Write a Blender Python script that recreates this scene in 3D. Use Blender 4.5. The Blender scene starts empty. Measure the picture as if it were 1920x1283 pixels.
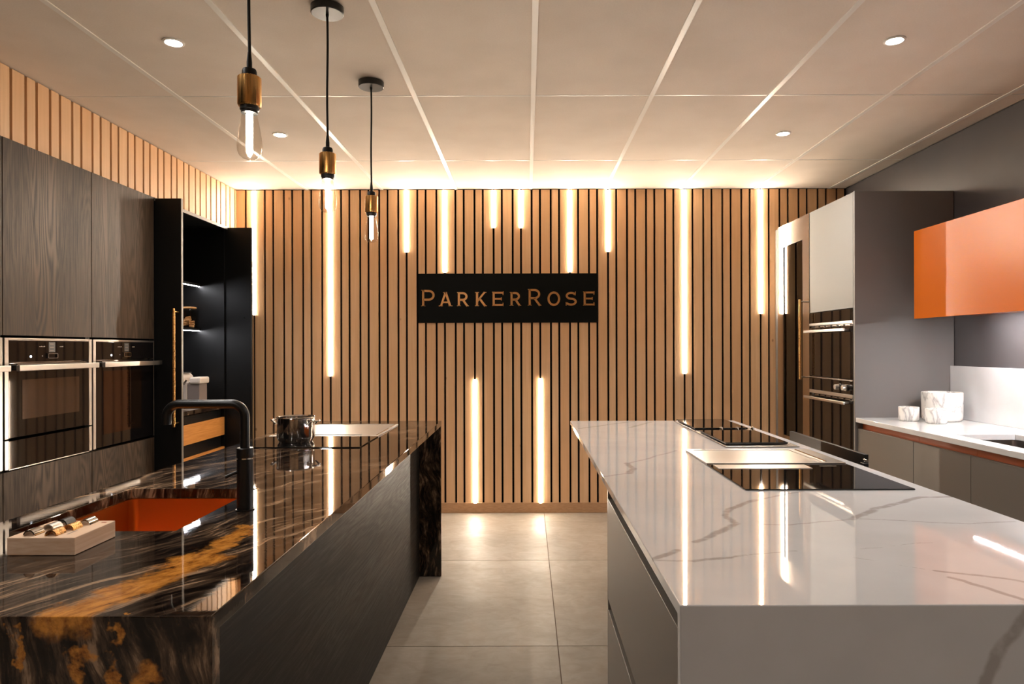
import bpy, bmesh, math, random
from mathutils import Vector, Matrix

random.seed(7)
SC = bpy.context.scene
COL = SC.collection
R = math.radians

# ------------------------------------------------------------------ camera, world, exposure
cam_d = bpy.data.cameras.new('camera')
cam_d.sensor_width = 36.0
cam_d.lens = 24.0
cam_d.shift_x = -28.0 / 1920
cam_d.shift_y = 11.5 / 1920
cam_d.clip_start = 0.02
cam = bpy.data.objects.new('camera', cam_d)
COL.objects.link(cam)
cam.location = (0, 0, 1.323)
cam.rotation_euler = (R(90), R(0.15), 0)
SC.camera = cam

w = bpy.data.worlds.new('world'); SC.world = w
w.use_nodes = True
w.node_tree.nodes['Background'].inputs[0].default_value = (1, 0.85, 0.7, 1)
w.node_tree.nodes['Background'].inputs[1].default_value = 0.02

SC.view_settings.view_transform = 'Standard'
SC.view_settings.look = 'None'
SC.view_settings.gamma = 1
SC.view_settings.use_curve_mapping = False
SC.view_settings.exposure = 2.48

LED_COL = (1.0, 0.88, 0.72)
LED_POWER = 23.5          # emission of the wall strips
DOWN_COL = (1.0, 0.95, 0.90)
DOWN_W = 9.0             # each recessed downlight
COOL_COL = (0.95, 0.96, 1.0)

# ------------------------------------------------------------------ material helpers
class Mat:
    def __init__(s, name, col=(0.5, 0.5, 0.5), rough=0.5, metal=0.0, spec=0.5, coat=0.0, coat_rough=0.1):
        s.m = bpy.data.materials.new(name); s.m.use_nodes = True
        s.nt = s.m.node_tree; s.b = s.nt.nodes['Principled BSDF']
        s.set('Base Color', (*col, 1)); s.set('Roughness', rough); s.set('Metallic', metal)
        s.set('Specular IOR Level', spec); s.set('Coat Weight', coat); s.set('Coat Roughness', coat_rough)
    def set(s, k, v):
        if hasattr(v, 'is_output'): s.nt.links.new(v, s.b.inputs[k])
        else: s.b.inputs[k].default_value = v
    def n(s, t, ins=None, **kw):
        nd = s.nt.nodes.new(t)
        for k, v in kw.items(): setattr(nd, k, v)
        for k, v in (ins or {}).items():
            if hasattr(v, 'is_output'): s.nt.links.new(v, nd.inputs[k])
            else: nd.inputs[k].default_value = v
        return nd
    def math(s, op, a, b=0.0, c=0.0, clamp=False):
        return s.n('ShaderNodeMath', {0: a, 1: b, 2: c}, operation=op, use_clamp=clamp).outputs[0]
    def vm(s, op, a, b=(0, 0, 0), out=0):
        return s.n('ShaderNodeVectorMath', {0: a, 1: b}, operation=op).outputs[out]
    def pos(s): return s.n('ShaderNodeNewGeometry').outputs['Position']
    def objc(s): return s.n('ShaderNodeTexCoord').outputs['Object']
    def rand(s): return s.n('ShaderNodeObjectInfo').outputs['Random']
    def mapping(s, v, scale=(1, 1, 1), rot=(0, 0, 0), loc=(0, 0, 0)):
        return s.n('ShaderNodeMapping', {'Vector': v, 'Scale': scale, 'Rotation': rot, 'Location': loc}).outputs[0]
    def noise(s, v, scale=1.0, detail=3.0, rough=0.5, dist=0.0, color=False):
        return s.n('ShaderNodeTexNoise', {'Vector': v, 'Scale': scale, 'Detail': detail, 'Roughness': rough, 'Distortion': dist}).outputs[1 if color else 0]
    def ramp(s, f, stops):
        nd = s.n('ShaderNodeValToRGB', {0: f}); e = nd.color_ramp.elements
        while len(e) < len(stops): e.new(0.5)
        for i, (p, c) in enumerate(stops):
            e[i].position = p; e[i].color = (*c, 1) if len(c) == 3 else c
        return nd.outputs[0]
    def mr(s, v, a, b, c=0.0, d=1.0, smooth=True):
        return s.n('ShaderNodeMapRange', {0: v, 1: a, 2: b, 3: c, 4: d}, interpolation_type='SMOOTHSTEP' if smooth else 'LINEAR').outputs[0]
    def mix(s, f, a, b, blend='MIX'):
        nd = s.n('ShaderNodeMix', data_type='RGBA', blend_type=blend)
        for i, v in ((0, f), (6, a), (7, b)):
            if hasattr(v, 'is_output'): s.nt.links.new(v, nd.inputs[i])
            else: nd.inputs[i].default_value = v if i == 0 else ((*v, 1) if len(v) == 3 else v)
        return nd.outputs[2]
    def bump(s, h, strength=0.2, dist=0.002):
        s.set('Normal', s.n('ShaderNodeBump', {'Strength': strength, 'Distance': dist, 'Height': h}).outputs[0])
    def segs(s, P, lines):
        """mask that is 1 along the given polylines (points in metres, half width per line)"""
        out = None
        for pts, hw in lines:
            for a, b in zip(pts[:-1], pts[1:]):
                a = Vector(a); b = Vector(b); ba = b - a
                pa = s.vm('SUBTRACT', P, tuple(a))
                h = s.math('MULTIPLY', s.vm('DOT_PRODUCT', pa, tuple(ba), 1), 1.0 / ba.length_squared, clamp=True)
                sc = s.n('ShaderNodeVectorMath', {0: tuple(ba), 'Scale': h}, operation='SCALE').outputs[0]
                d = s.vm('LENGTH', s.vm('SUBTRACT', pa, sc), out=1)
                k = s.mr(d, hw * 0.55, hw * 1.35, 1.0, 0.0)
                out = k if out is None else s.math('MAXIMUM', out, k)
        return out

def simple(name, col, rough=0.5, metal=0.0, **k): return Mat(name, col, rough, metal, **k).m

def emis(name, col, power):
    M = Mat(name, (0.8, 0.8, 0.8), 0.5)
    M.set('Emission Color', (*col, 1)); M.set('Emission Strength', power)
    return M.m

MT = {}
MT['black'] = simple('black_matt', (0.004, 0.004, 0.004), 0.42, spec=0.3)
MT['sign_black'] = simple('sign_black', (0.0015, 0.002, 0.0015), 0.5, spec=0.12)
MT['black_felt'] = simple('black_felt', (0.006, 0.004, 0.003), 0.95, spec=0.1)
MT['black_metal'] = simple('black_metal', (0.006, 0.006, 0.006), 0.32, spec=0.5)
MT['black_glass'] = simple('black_glass', (0.004, 0.004, 0.004), 0.03, spec=0.6)
MT['oven_glass'] = simple('oven_glass', (0.005, 0.004, 0.004), 0.03, spec=0.5)
MT['window_glass'] = simple('oven_window', (0.16, 0.13, 0.11), 0.05, metal=0.9)
MT['window_glass_b'] = simple('oven_window_brown', (0.10, 0.055, 0.035), 0.05, metal=0.9)
MT['steel'] = simple('brushed_steel', (0.55, 0.51, 0.47), 0.28, metal=1.0)
MT['steel_dark'] = simple('dark_steel', (0.30, 0.27, 0.25), 0.25, metal=1.0)
MT['steel_mirror'] = simple('polished_steel', (0.62, 0.58, 0.54), 0.10, metal=1.0)
MT['chrome'] = simple('chrome', (0.75, 0.73, 0.70), 0.07, metal=1.0)
MT['copper'] = simple('copper_sink', (0.62, 0.20, 0.030), 0.34, metal=0.85)
MT['white_trim'] = simple('white_trim', (0.72, 0.68, 0.62), 0.35)
MT['grey_cab'] = simple('taupe_lacquer', (0.150, 0.132, 0.114), 0.32, spec=0.5)
MT['grey_panel'] = simple('grey_panel', (0.18, 0.165, 0.155), 0.5, spec=0.3)
MT['light_cab'] = simple('pale_lacquer', (0.165, 0.16, 0.152), 0.45, spec=0.3)
MT['edge_pale'] = simple('pale_edging', (0.16, 0.14, 0.12), 0.4)
MT['champagne'] = simple('champagne_aluminium', (0.52, 0.45, 0.38), 0.16, metal=1.0)
MT['orange'] = simple('orange_lacquer', (0.52, 0.115, 0.006), 0.26, spec=0.38)
MT['orange_chan'] = simple('orange_channel', (0.40, 0.085, 0.015), 0.4)
MT['lamp_glow'] = emis('lamp_glow', DOWN_COL, 25.0)
MT['bulb_rod'] = emis('bulb_rod_glow', (1.0, 0.90, 0.76), 45.0)
MT['led'] = emis('led_glow', LED_COL, LED_POWER)
MT['led_cool'] = emis('led_cool_glow', COOL_COL, 50.0)
MT['led_shelf'] = emis('led_shelf_glow', (0.95, 0.95, 1.0), 16.0)
MT['dot'] = emis('status_dot', (0.8, 0.9, 1.0), 1.2)
MT['print'] = simple('pale_print', (0.35, 0.27, 0.20), 0.5)
MT['print_grey'] = simple('grey_print', (0.07, 0.065, 0.06), 0.4)
MT['water_tank'] = simple('smoky_tank', (0.20, 0.16, 0.14), 0.15)
MT['cream'] = simple('cream_plastic', (0.62, 0.53, 0.45), 0.25)
MT['cookie'] = simple('cookie', (0.55, 0.30, 0.12), 0.8)
MT['red_print'] = simple('red_print', (0.45, 0.12, 0.06), 0.6)

def brushed(name, col, rough, stretch):
    M = Mat(name, col, rough, 1.0)
    v = M.mapping(M.objc(), stretch)
    f = M.noise(v, 1.0, 4)
    M.set('Roughness', M.mr(f, 0.3, 0.7, rough * 0.75, rough * 1.3))
    M.set('Base Color', M.mix(M.mr(f, 0.3, 0.7), tuple(c * 0.85 for c in col), tuple(min(1, c * 1.1) for c in col)))
    return M.m
MT['brass'] = brushed('brushed_brass', (0.66, 0.36, 0.12), 0.30, (300, 300, 8))
MT['brass_handle'] = brushed('knurled_brass', (0.70, 0.38, 0.13), 0.32, (60, 60, 400))
MT['bronze'] = brushed('bronze', (0.50, 0.27, 0.10), 0.28, (20, 200, 200))
MT['sign_bronze'] = simple('sign_bronze', (0.50, 0.24, 0.075), 0.32, metal=0.35)

def glass_mat(name, tint, refl=0.10):
    M = Mat(name)
    nt = M.nt; nt.nodes.remove(M.b)
    tr = nt.nodes.new('ShaderNodeBsdfTransparent'); tr.inputs[0].default_value = (*tint, 1)
    gl = nt.nodes.new('ShaderNodeBsdfGlossy'); gl.inputs['Roughness'].default_value = 0.02
    lw = nt.nodes.new('ShaderNodeLayerWeight'); lw.inputs[0].default_value = 0.5
    pw = nt.nodes.new('ShaderNodeMath'); pw.operation = 'POWER'; pw.inputs[1].default_value = 4.0; nt.links.new(lw.outputs['Facing'], pw.inputs[0])
    fr = nt.nodes.new('ShaderNodeMath'); fr.operation = 'MULTIPLY_ADD'; fr.inputs[1].default_value = 0.55; fr.inputs[2].default_value = 0.04; nt.links.new(pw.outputs[0], fr.inputs[0])
    mx = nt.nodes.new('ShaderNodeMixShader')
    nt.links.new(fr.outputs[0], mx.inputs[0]); nt.links.new(tr.outputs[0], mx.inputs[1]); nt.links.new(gl.outputs[0], mx.inputs[2])
    nt.links.new(mx.outputs[0], nt.nodes['Material Output'].inputs[0])
    return M.m
MT['bulb_glass'] = glass_mat('bulb_glass', (0.90, 0.87, 0.83))
MT['jar_glass'] = glass_mat('jar_glass', (0.92, 0.88, 0.82))
MT['smoked_glass'] = glass_mat('smoked_glass', (0.16, 0.12, 0.10))

def slat_mat():
    M = Mat('birch_slat', rough=0.42, spec=0.35)
    o = M.objc(); r = M.rand()
    off = M.n('ShaderNodeCombineXYZ', {0: M.math('MULTIPLY', r, 37.0), 1: M.math('MULTIPLY', r, 11.0), 2: M.math('MULTIPLY', r, 53.0)}).outputs[0]
    v = M.vm('ADD', o, off)
    g = M.noise(M.mapping(v, (60, 60, 2.5)), 1.0, 4, 0.6)
    k = M.noise(M.mapping(v, (12, 12, 1.6)), 1.0, 2)
    c = M.ramp(g, [(0.25, (0.64, 0.400, 0.215)), (0.75, (0.78, 0.525, 0.315))])
    c = M.mix(M.mr(k, 0.35, 0.75, 0, 0.5), c, (0.68, 0.40, 0.20))
    c = M.mix(M.math('MULTIPLY', r, 0.55), c, (0.64, 0.36, 0.175))
    kn = M.n('ShaderNodeTexVoronoi', {'Vector': M.mapping(v, (1.0, 1.0, 0.55)), 'Scale': 5.0}).outputs[0]
    c = M.mix(M.mr(kn, 0.015, 0.05, 0.6, 0.0), c, (0.22, 0.09, 0.035))
    M.set('Base Color', c)
    return M.m
MT['slat'] = slat_mat()

def pale_wood(name, a, b):
    M = Mat(name, rough=0.5, spec=0.3)
    f = M.noise(M.mapping(M.objc(), (25, 6, 160)), 1.0, 4)
    M.set('Base Color', M.ramp(f, [(0.3, a), (0.7, b)]))
    return M.m
MT['block_wood'] = pale_wood('sample_block_wood', (0.68, 0.43, 0.26), (0.82, 0.60, 0.43))
MT['plinth_wood'] = pale_wood('plinth_wood', (0.40, 0.22, 0.11), (0.52, 0.31, 0.165))
MT['lid_wood'] = pale_wood('lid_wood', (0.50, 0.25, 0.09), (0.62, 0.35, 0.15))

def oak(name, along, dark, light, rough, gloss, figure=1.0):
    """open-grained stained oak; along = axis of the grain (world)"""
    M = Mat(name, rough=rough, spec=gloss)
    P = M.pos()
    s1 = {'z': (5.5, 5.5, 0.62), 'y': (5.5, 0.62, 5.5)}[along]
    s2 = {'z': (150, 150, 5), 'y': (150, 5, 150)}[along]
    big = M.noise(M.mapping(P, s1, loc=(3.1, 1.7, 4.2)), 1.0, 2.5, 0.45, 0.35)
    ring = M.math('MULTIPLY_ADD', M.math('SINE', M.math('MULTIPLY', big, 150.0)), 0.5, 0.5)
    fine = M.noise(M.mapping(P, s2), 1.0, 5, 0.75)
    zone = M.noise(M.mapping(P, {'z': (6, 6, .25), 'y': (6, .25, 6)}[along], loc=(1.3, 0.4, 2)), 1.0, 1)
    f = M.math('ADD', M.math('MULTIPLY', ring, M.mr(zone, 0.48, 0.62, 0.10 * figure, 0.34 * figure)), M.math('MULTIPLY', fine, 0.85))
    broad = M.noise(M.mapping(P, {'z': (3, 3, .8), 'y': (3, .8, 3)}[along]), 1.0, 2)
    f = M.math('ADD', f, M.math('MULTIPLY', M.math('SUBTRACT', broad, 0.5), 0.5))
    M.set('Base Color', M.ramp(f, [(0.28, dark), (0.55, tuple((p + q) / 2 for p, q in zip(dark, light))), (0.85, light)]))
    M.set('Roughness', M.mr(f, 0.3, 0.8, rough * 1.25, rough * 0.85))
    M.bump(f, 0.25, 0.0012)
    return M.m
MT['oak_dark'] = oak('stained_oak', 'z', (0.017, 0.011, 0.007), (0.112, 0.071, 0.044), 0.36, 0.20)
MT['oak_side'] = oak('stained_oak_side', 'y', (0.006, 0.0045, 0.0034), (0.028, 0.019, 0.0125), 0.45, 0.3, 0.25)
MT['oak_warm'] = oak('warm_oak', 'y', (0.42, 0.16, 0.03), (0.66, 0.29, 0.07), 0.45, 0.4)

def granite():
    M = Mat('dark_streaked_stone', rough=0.025, spec=0.55)
    P = M.pos()
    wob = M.noise(P, 2.2, 3, color=True)
    Pw = M.vm('ADD', P, M.n('ShaderNodeVectorMath', {0: M.vm('SUBTRACT', wob, (0.5, 0.5, 0.5)), 'Scale': 0.22}, operation='SCALE').outputs[0])
    Pr = M.mapping(Pw, (1, 1, 1), (0, 0, R(27)))
    st = M.noise(M.mapping(Pr, (26, 4.0, 5)), 1.0, 6, 0.62, 0.4)       # flowing streaks
    fine = M.noise(M.mapping(Pr, (90, 13, 18)), 1.0, 4, 0.6)
    zone = M.noise(M.mapping(Pr, (3.0, 1.4, 3)), 1.0, 2)
    f = M.math('ADD', M.math('MULTIPLY', st, 0.85), M.math('MULTIPLY', M.math('SUBTRACT', fine, 0.5), 0.55))
    f = M.math('ADD', f, M.math('MULTIPLY', M.math('SUBTRACT', zone, 0.5), 0.35))
    c = M.ramp(f, [(0.34, (0.007, 0.0045, 0.0035)), (0.44, (0.030, 0.019, 0.013)), (0.53, (0.10, 0.062, 0.038)), (0.62, (0.34, 0.22, 0.135))])
    # golden band with its own shape
    wob2 = M.noise(P, 14.0, 4, 0.65, color=True)
    Pg = M.vm('ADD', P, M.n('ShaderNodeVectorMath', {0: M.vm('SUBTRACT', wob2, (0.5, 0.5, 0.5)), 'Scale': 0.11}, operation='SCALE').outputs[0])
    g = M.segs(Pg, [([(-0.74, 1.07, 0.90), (-0.70, 1.22, 0.90), (-0.655, 1.38, 0.90)], 0.040),
                    ([(-0.655, 1.40, 0.90), (-0.66, 1.62, 0.90)], 0.026),
                    ([(-0.645, 1.08, 0.885), (-0.655, 1.08, 0.82), (-0.665, 1.08, 0.72)], 0.010),
                    ([(-0.70, 1.08, 0.84), (-0.72, 1.08, 0.80)], 0.012),
                    ([(-0.60, 1.08, 0.80), (-0.57, 1.08, 0.70)], 0.022),
                    ([(-0.81, 1.08, 0.87), (-0.82, 1.08, 0.83)], 0.008)])
    gt = M.noise(M.mapping(Pr, (60, 22, 60)), 1.0, 5, 0.7)
    gcol = M.ramp(gt, [(0.28, (0.03, 0.013, 0.005)), (0.38, (0.32, 0.11, 0.018)), (0.60, (0.70, 0.29, 0.05))])
    c = M.mix(M.math('MULTIPLY', g, 0.92), c, gcol)
    M.set('Base Color', c)
    M.bump(fine, 0.06, 0.0006)
    return M.m
MT['granite'] = granite()

def top(px, py, z=0.90):
    """photo position on the pale worktop -> metres (used only to lay out the stone's veins)"""
    Y = 1280 * (1.323 - z) / (py - 653.0)
    return ((px - 988) * Y / 1280, Y, z)

def quartz():
    M = Mat('veined_quartz', rough=0.02, spec=0.40)
    P = M.pos()
    wob = M.noise(P, 16.0, 4, 0.6, color=True)
    wob_l = M.noise(P, 4.0, 2, 0.5, color=True)
    Pw = M.vm('ADD', P, M.n('ShaderNodeVectorMath', {0: M.vm('SUBTRACT', wob, (0.5, 0.5, 0.5)), 'Scale': 0.022}, operation='SCALE').outputs[0])
    Pw = M.vm('ADD', Pw, M.n('ShaderNodeVectorMath', {0: M.vm('SUBTRACT', wob_l, (0.5, 0.5, 0.5)), 'Scale': 0.02}, operation='SCALE').outputs[0])
    T = lambda *q: [top(*p) for p in q]
    y0 = 1.12
    wide = [(T((1178, 888), (1185, 880), (1175, 869)), 0.012), (T((1304, 1018), (1352, 997), (1380, 983), (1359, 968), (1369, 956), (1414, 939)), 0.0095),
            (T((1225, 1049), (1266, 1034)), 0.008), (T((1300, 1054), (1397, 1043)), 0.006),
            (T((1596, 975), (1644, 956), (1720, 935), (1780, 934)), 0.010),
            (T((1754, 1073), (1844, 1082), (1940, 1097)), 0.006), (T((1777, 1086), (1844, 1104), (1930, 1132)), 0.007),
            ([(0.83, y0, 0.90), (0.78, y0, 0.83), (0.7525, y0, 0.775), (0.70, y0, 0.62), (0.66, y0, 0.40)], 0.012)]
    thin = [(T((1134, 894), (1178, 888)), 0.007), (T((1175, 869), (1208, 863), (1266, 846)), 0.007), (T((1414, 939), (1507, 923)), 0.006),
            (T((1225, 1052), (1300, 1054)), 0.005), (T((1397, 1043), (1490, 1035)), 0.003),
            (T((1434, 985), (1479, 986), (1596, 975)), 0.0045), (T((1600, 974), (1821, 985), (1902, 981)), 0.004),
            (T((1597, 1048), (1754, 1073)), 0.0018), (T((1087, 804), (1187, 791)), 0.012), (T((1180, 803), (1221, 792)), 0.012),
            (T((1610, 1032), (1790, 1016)), 0.0015)]
    mk = M.math('MAXIMUM', M.math('MULTIPLY', M.segs(Pw, wide), 0.50), M.math('MULTIPLY', M.segs(Pw, thin), 0.36))
    brk = M.noise(P, 30.0, 3)
    mk = M.math('MULTIPLY', mk, M.mr(brk, 0.25, 0.55, 0.45, 1.0))
    base = M.mix(M.mr(M.noise(P, 5.0, 4), 0.3, 0.7), (0.60, 0.595, 0.59), (0.65, 0.645, 0.64))
    M.set('Base Color', M.mix(mk, base, (0.19, 0.14, 0.10)))
    return M.m
MT['quartz'] = quartz()

def marble_pot():
    M = Mat('marble_pot', rough=0.3)
    v = M.objc()
    f = M.noise(M.mapping(v, (14, 14, 5), (0, R(14), 0)), 1.0, 4, 0.5, 0.6)
    k = M.math('ABSOLUTE', M.math('SUBTRACT', f, 0.5))
    c = M.ramp(k, [(0.0, (0.42, 0.40, 0.38)), (0.02, (0.62, 0.60, 0.57)), (0.05, (0.80, 0.77, 0.72))])
    M.set('Base Color', c)
    return M.m
MT['marble_pot'] = marble_pot()

def floor_mat():
    M = Mat('concrete_tile', rough=0.42, spec=0.4)
    v = M.vm('ADD', M.objc(), M.n('ShaderNodeCombineXYZ', {0: M.math('MULTIPLY', M.rand(), 30.0)}).outputs[0])
    a = M.noise(v, 2.2, 5, 0.6, 0.5); b = M.noise(M.mapping(v, (9, 14, 9), (0, 0, R(35))), 1.0, 6, 0.65, 1.2)
    f = M.math('ADD', M.math('MULTIPLY', a, 0.55), M.math('MULTIPLY', b, 0.45))
    M.set('Base Color', M.ramp(f, [(0.30, (0.20, 0.163, 0.127)), (0.50, (0.26, 0.215, 0.17)), (0.70, (0.32, 0.27, 0.22))]))
    M.set('Roughness', M.mr(f, 0.3, 0.7, 0.62, 0.48))
    M.bump(b, 0.12, 0.002)
    return M.m
MT['floor_tile'] = floor_mat()
MT['grout'] = simple('grout', (0.13, 0.08, 0.05), 0.9)

def ceil_mat():
    M = Mat('mineral_tile', rough=0.9, spec=0.15)
    v = M.vm('ADD', M.objc(), M.n('ShaderNodeCombineXYZ', {0: M.math('MULTIPLY', M.rand(), 20.0)}).outputs[0])
    f = M.noise(v, 3.0, 3); g = M.noise(v, 160.0, 3, 0.7)
    c = M.mix(M.mr(f, 0.3, 0.7), (0.66, 0.575, 0.49), (0.71, 0.625, 0.54))
    c = M.mix(M.mr(g, 0.35, 0.65, 0.16, 0.0), c, (0.50, 0.42, 0.34))
    M.set('Base Color', c)
    M.bump(g, 0.25, 0.001)
    return M.m
MT['ceil_tile'] = ceil_mat()

def paint(name, col, rough=0.7):
    M = Mat(name, col, rough, spec=0.3)
    f = M.noise(M.pos(), 3.0, 4)
    M.set('Base Color', M.mix(M.mr(f, 0.3, 0.7), tuple(c * 0.93 for c in col), tuple(c * 1.07 for c in col)))
    return M.m
MT['grey_wall'] = paint('grey_paint', (0.085, 0.077, 0.078), 0.38)
MT['rear_wall'] = paint('rear_warm_bounce', (0.46, 0.30, 0.17))  # unseen wall; warm colour chosen to tint the light it bounces back

# ------------------------------------------------------------------ mesh helpers
class B:
    def __init__(s): s.bm = bmesh.new(); s.flat = False
    def box(s, x0, x1, y0, y1, z0, z1):
        x0, x1 = sorted((x0, x1)); y0, y1 = sorted((y0, y1)); z0, z1 = sorted((z0, z1))
        v = [s.bm.verts.new(p) for p in ((x0, y0, z0), (x1, y0, z0), (x1, y1, z0), (x0, y1, z0), (x0, y0, z1), (x1, y0, z1), (x1, y1, z1), (x0, y1, z1))]
        for f in ((3, 2, 1, 0), (4, 5, 6, 7), (0, 1, 5, 4), (1, 2, 6, 5), (2, 3, 7, 6), (3, 0, 4, 7)):
            s.bm.faces.new([v[i] for i in f])
        return s
    def grid(s, xs, ys, z0, z1, holes=()):
        """slab from grid cells, holes = set of (i, j) left open; only outer faces"""
        cells = {(i, j) for i in range(len(xs) - 1) for j in range(len(ys) - 1)} - set(holes)
        vs = {}
        def V(i, j, k):
            if (i, j, k) not in vs: vs[i, j, k] = s.bm.verts.new((xs[i], ys[j], (z0, z1)[k]))
            return vs[i, j, k]
        for i, j in cells:
            s.bm.faces.new([V(i, j, 1), V(i + 1, j, 1), V(i + 1, j + 1, 1), V(i, j + 1, 1)])
            s.bm.faces.new([V(i, j, 0), V(i, j + 1, 0), V(i + 1, j + 1, 0), V(i + 1, j, 0)])
            for (di, dj), (a, b) in {(-1, 0): ((i, j + 1), (i, j)), (1, 0): ((i + 1, j), (i + 1, j + 1)), (0, -1): ((i, j), (i + 1, j)), (0, 1): ((i + 1, j + 1), (i, j + 1))}.items():
                if (i + di, j + dj) not in cells:
                    s.bm.faces.new([V(*a, 0), V(*b, 0), V(*b, 1), V(*a, 1)])
        return s
    def grid3(s, xs, ys, zs, solid):
        vs = {}
        def V(i, j, k):
            if (i, j, k) not in vs: vs[i, j, k] = s.bm.verts.new((xs[i], ys[j], zs[k]))
            return vs[i, j, k]
        D = {(-1, 0, 0): ((0, 0, 0), (0, 0, 1), (0, 1, 1), (0, 1, 0)), (1, 0, 0): ((1, 0, 0), (1, 1, 0), (1, 1, 1), (1, 0, 1)),
             (0, -1, 0): ((0, 0, 0), (1, 0, 0), (1, 0, 1), (0, 0, 1)), (0, 1, 0): ((0, 1, 0), (0, 1, 1), (1, 1, 1), (1, 1, 0)),
             (0, 0, -1): ((0, 0, 0), (0, 1, 0), (1, 1, 0), (1, 0, 0)), (0, 0, 1): ((0, 0, 1), (1, 0, 1), (1, 1, 1), (0, 1, 1))}
        for c in solid:
            for d, q in D.items():
                if tuple(a + b for a, b in zip(c, d)) not in solid:
                    s.bm.faces.new([V(*(a + b for a, b in zip(c, o))) for o in q])
        return s
    def cyl(s, p0, p1, r0, r1=None, seg=24):
        r1 = r0 if r1 is None else r1
        p0 = Vector(p0); p1 = Vector(p1); d = p1 - p0
        m = Matrix.Translation((p0 + p1) / 2) @ d.to_track_quat('Z', 'Y').to_matrix().to_4x4()
        bmesh.ops.create_cone(s.bm, cap_ends=True, segments=seg, radius1=r0, radius2=r1, depth=d.length, matrix=m)
        return s
    def lathe(s, prof, cx, cy, seg=32, cap=True):
        rings = []
        for r, z in prof:
            rings.append([s.bm.verts.new((cx + r * math.cos(2 * math.pi * i / seg), cy + r * math.sin(2 * math.pi * i / seg), z)) for i in range(seg)])
        for a, b in zip(rings[:-1], rings[1:]):
            for i in range(seg):
                s.bm.faces.new([a[i], a[(i + 1) % seg], b[(i + 1) % seg], b[i]])
        if cap:
            s.bm.faces.new(rings[0][::-1]); s.bm.faces.new(rings[-1])
        bmesh.ops.recalc_face_normals(s.bm, faces=s.bm.faces)
        return s
    def tube(s, pts, r, seg=14):
        pts = [Vector(p) for p in pts]; rings = []; up = None
        for i, p in enumerate(pts):
            t = (pts[min(i + 1, len(pts) - 1)] - pts[max(i - 1, 0)]).normalized()
            if up is None:
                up = Vector((0, 0, 1)) if abs(t.z) < 0.9 else Vector((1, 0, 0))
            a = t.cross(up).normalized(); up = a.cross(t).normalized()
            rings.append([s.bm.verts.new(p + r * (a * math.cos(2 * math.pi * k / seg) + up * math.sin(2 * math.pi * k / seg))) for k in range(seg)])
        for a, b in zip(rings[:-1], rings[1:]):
            for k in range(seg): s.bm.faces.new([a[k], a[(k + 1) % seg], b[(k + 1) % seg], b[k]])
        s.bm.faces.new(rings[0]); s.bm.faces.new(rings[-1])
        bmesh.ops.recalc_face_normals(s.bm, faces=s.bm.faces)
        return s
    def ribbon(s, pts, wd, y0, y1, closed=False):
        """flat stroke in the XZ plane, thickness y0..y1"""
        P = [Vector(p) for p in pts]; n = len(P); L = []; Rr = []
        for i in range(n):
            if closed: a = P[i - 1]; b = P[(i + 1) % n]
            else: a = P[max(i - 1, 0)]; b = P[min(i + 1, n - 1)]
            t = (b - a).normalized(); nn = Vector((-t.y, t.x)) * wd / 2
            L.append(P[i] + nn); Rr.append(P[i] - nn)
        V = [[s.bm.verts.new((q.x, y, q.y)) for q in side] for side in (L, Rr) for y in (y0, y1)]
        l0, l1, r0, r1 = V
        for i in range(n if closed else n - 1):
            j = (i + 1) % n
            s.bm.faces.new([l0[i], l0[j], r0[j], r0[i]]); s.bm.faces.new([l1[j], l1[i], r1[i], r1[j]])
            s.bm.faces.new([l0[j], l0[i], l1[i], l1[j]]); s.bm.faces.new([r0[i], r0[j], r1[j], r1[i]])
        if not closed:
            s.bm.faces.new([l0[0], r0[0], r1[0], l1[0]]); s.bm.faces.new([l0[-1], l1[-1], r1[-1], r0[-1]])
        bmesh.ops.recalc_face_normals(s.bm, faces=s.bm.faces)
        return s
    def bevel(s, w, seg=2):
        s.bm.normal_update(); s.flat = True
        ed = [e for e in s.bm.edges if len(e.link_faces) == 2 and e.calc_face_angle(0) > 0.9]
        if ed: bmesh.ops.bevel(s.bm, geom=ed, offset=w, segments=seg, affect='EDGES', profile=0.5)
        return s

ORG = {}
def props(o, label=None, cat=None, group=None, kind=None):
    if label: o['label'] = label
    if cat: o['category'] = cat
    if group: o['group'] = group
    if kind: o['kind'] = kind
    return o

def obj(name, b, mat, parent=None, org=None, smooth=True):
    bm = b.bm; bm.normal_update()
    if parent is not None: org = ORG[parent]
    elif org is None:
        xs = [v.co for v in bm.verts]
        org = Vector(((min(p.x for p in xs) + max(p.x for p in xs)) / 2, (min(p.y for p in xs) + max(p.y for p in xs)) / 2, min(p.z for p in xs)))
    org = Vector(org)
    bmesh.ops.translate(bm, verts=bm.verts, vec=-org)
    for e in bm.edges:
        e.smooth = not (len(e.link_faces) == 2 and e.calc_face_angle(0) > 0.62)
    for f in bm.faces: f.smooth = smooth and not b.flat
    me = bpy.data.meshes.new(name); bm.to_mesh(me); bm.free()
    me.materials.append(MT[mat] if isinstance(mat, str) else mat)
    o = bpy.data.objects.new(name, me); COL.objects.link(o)
    if parent is None: o.location = org
    else: o.parent = parent
    ORG[o] = org
    return o

def thing(name, loc, label=None, cat=None, group=None, kind=None):
    o = bpy.data.objects.new(name, None); COL.objects.link(o)
    o.location = loc; o.empty_display_size = 0.05; ORG[o] = Vector(loc)
    return props(o, label, cat, group, kind)

def bx(name, mat, parent, x0, x1, y0, y1, z0, z1, bev=0.0):
    b = B().box(x0, x1, y0, y1, z0, z1)
    if bev: b.bevel(bev)
    return obj(name, b, mat, parent)

def inst(name, mesh, loc, parent):
    o = bpy.data.objects.new(name, mesh); COL.objects.link(o)
    o.parent = parent; o.location = Vector(loc) - ORG[parent]; ORG[o] = ORG[parent]
    return o

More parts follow.
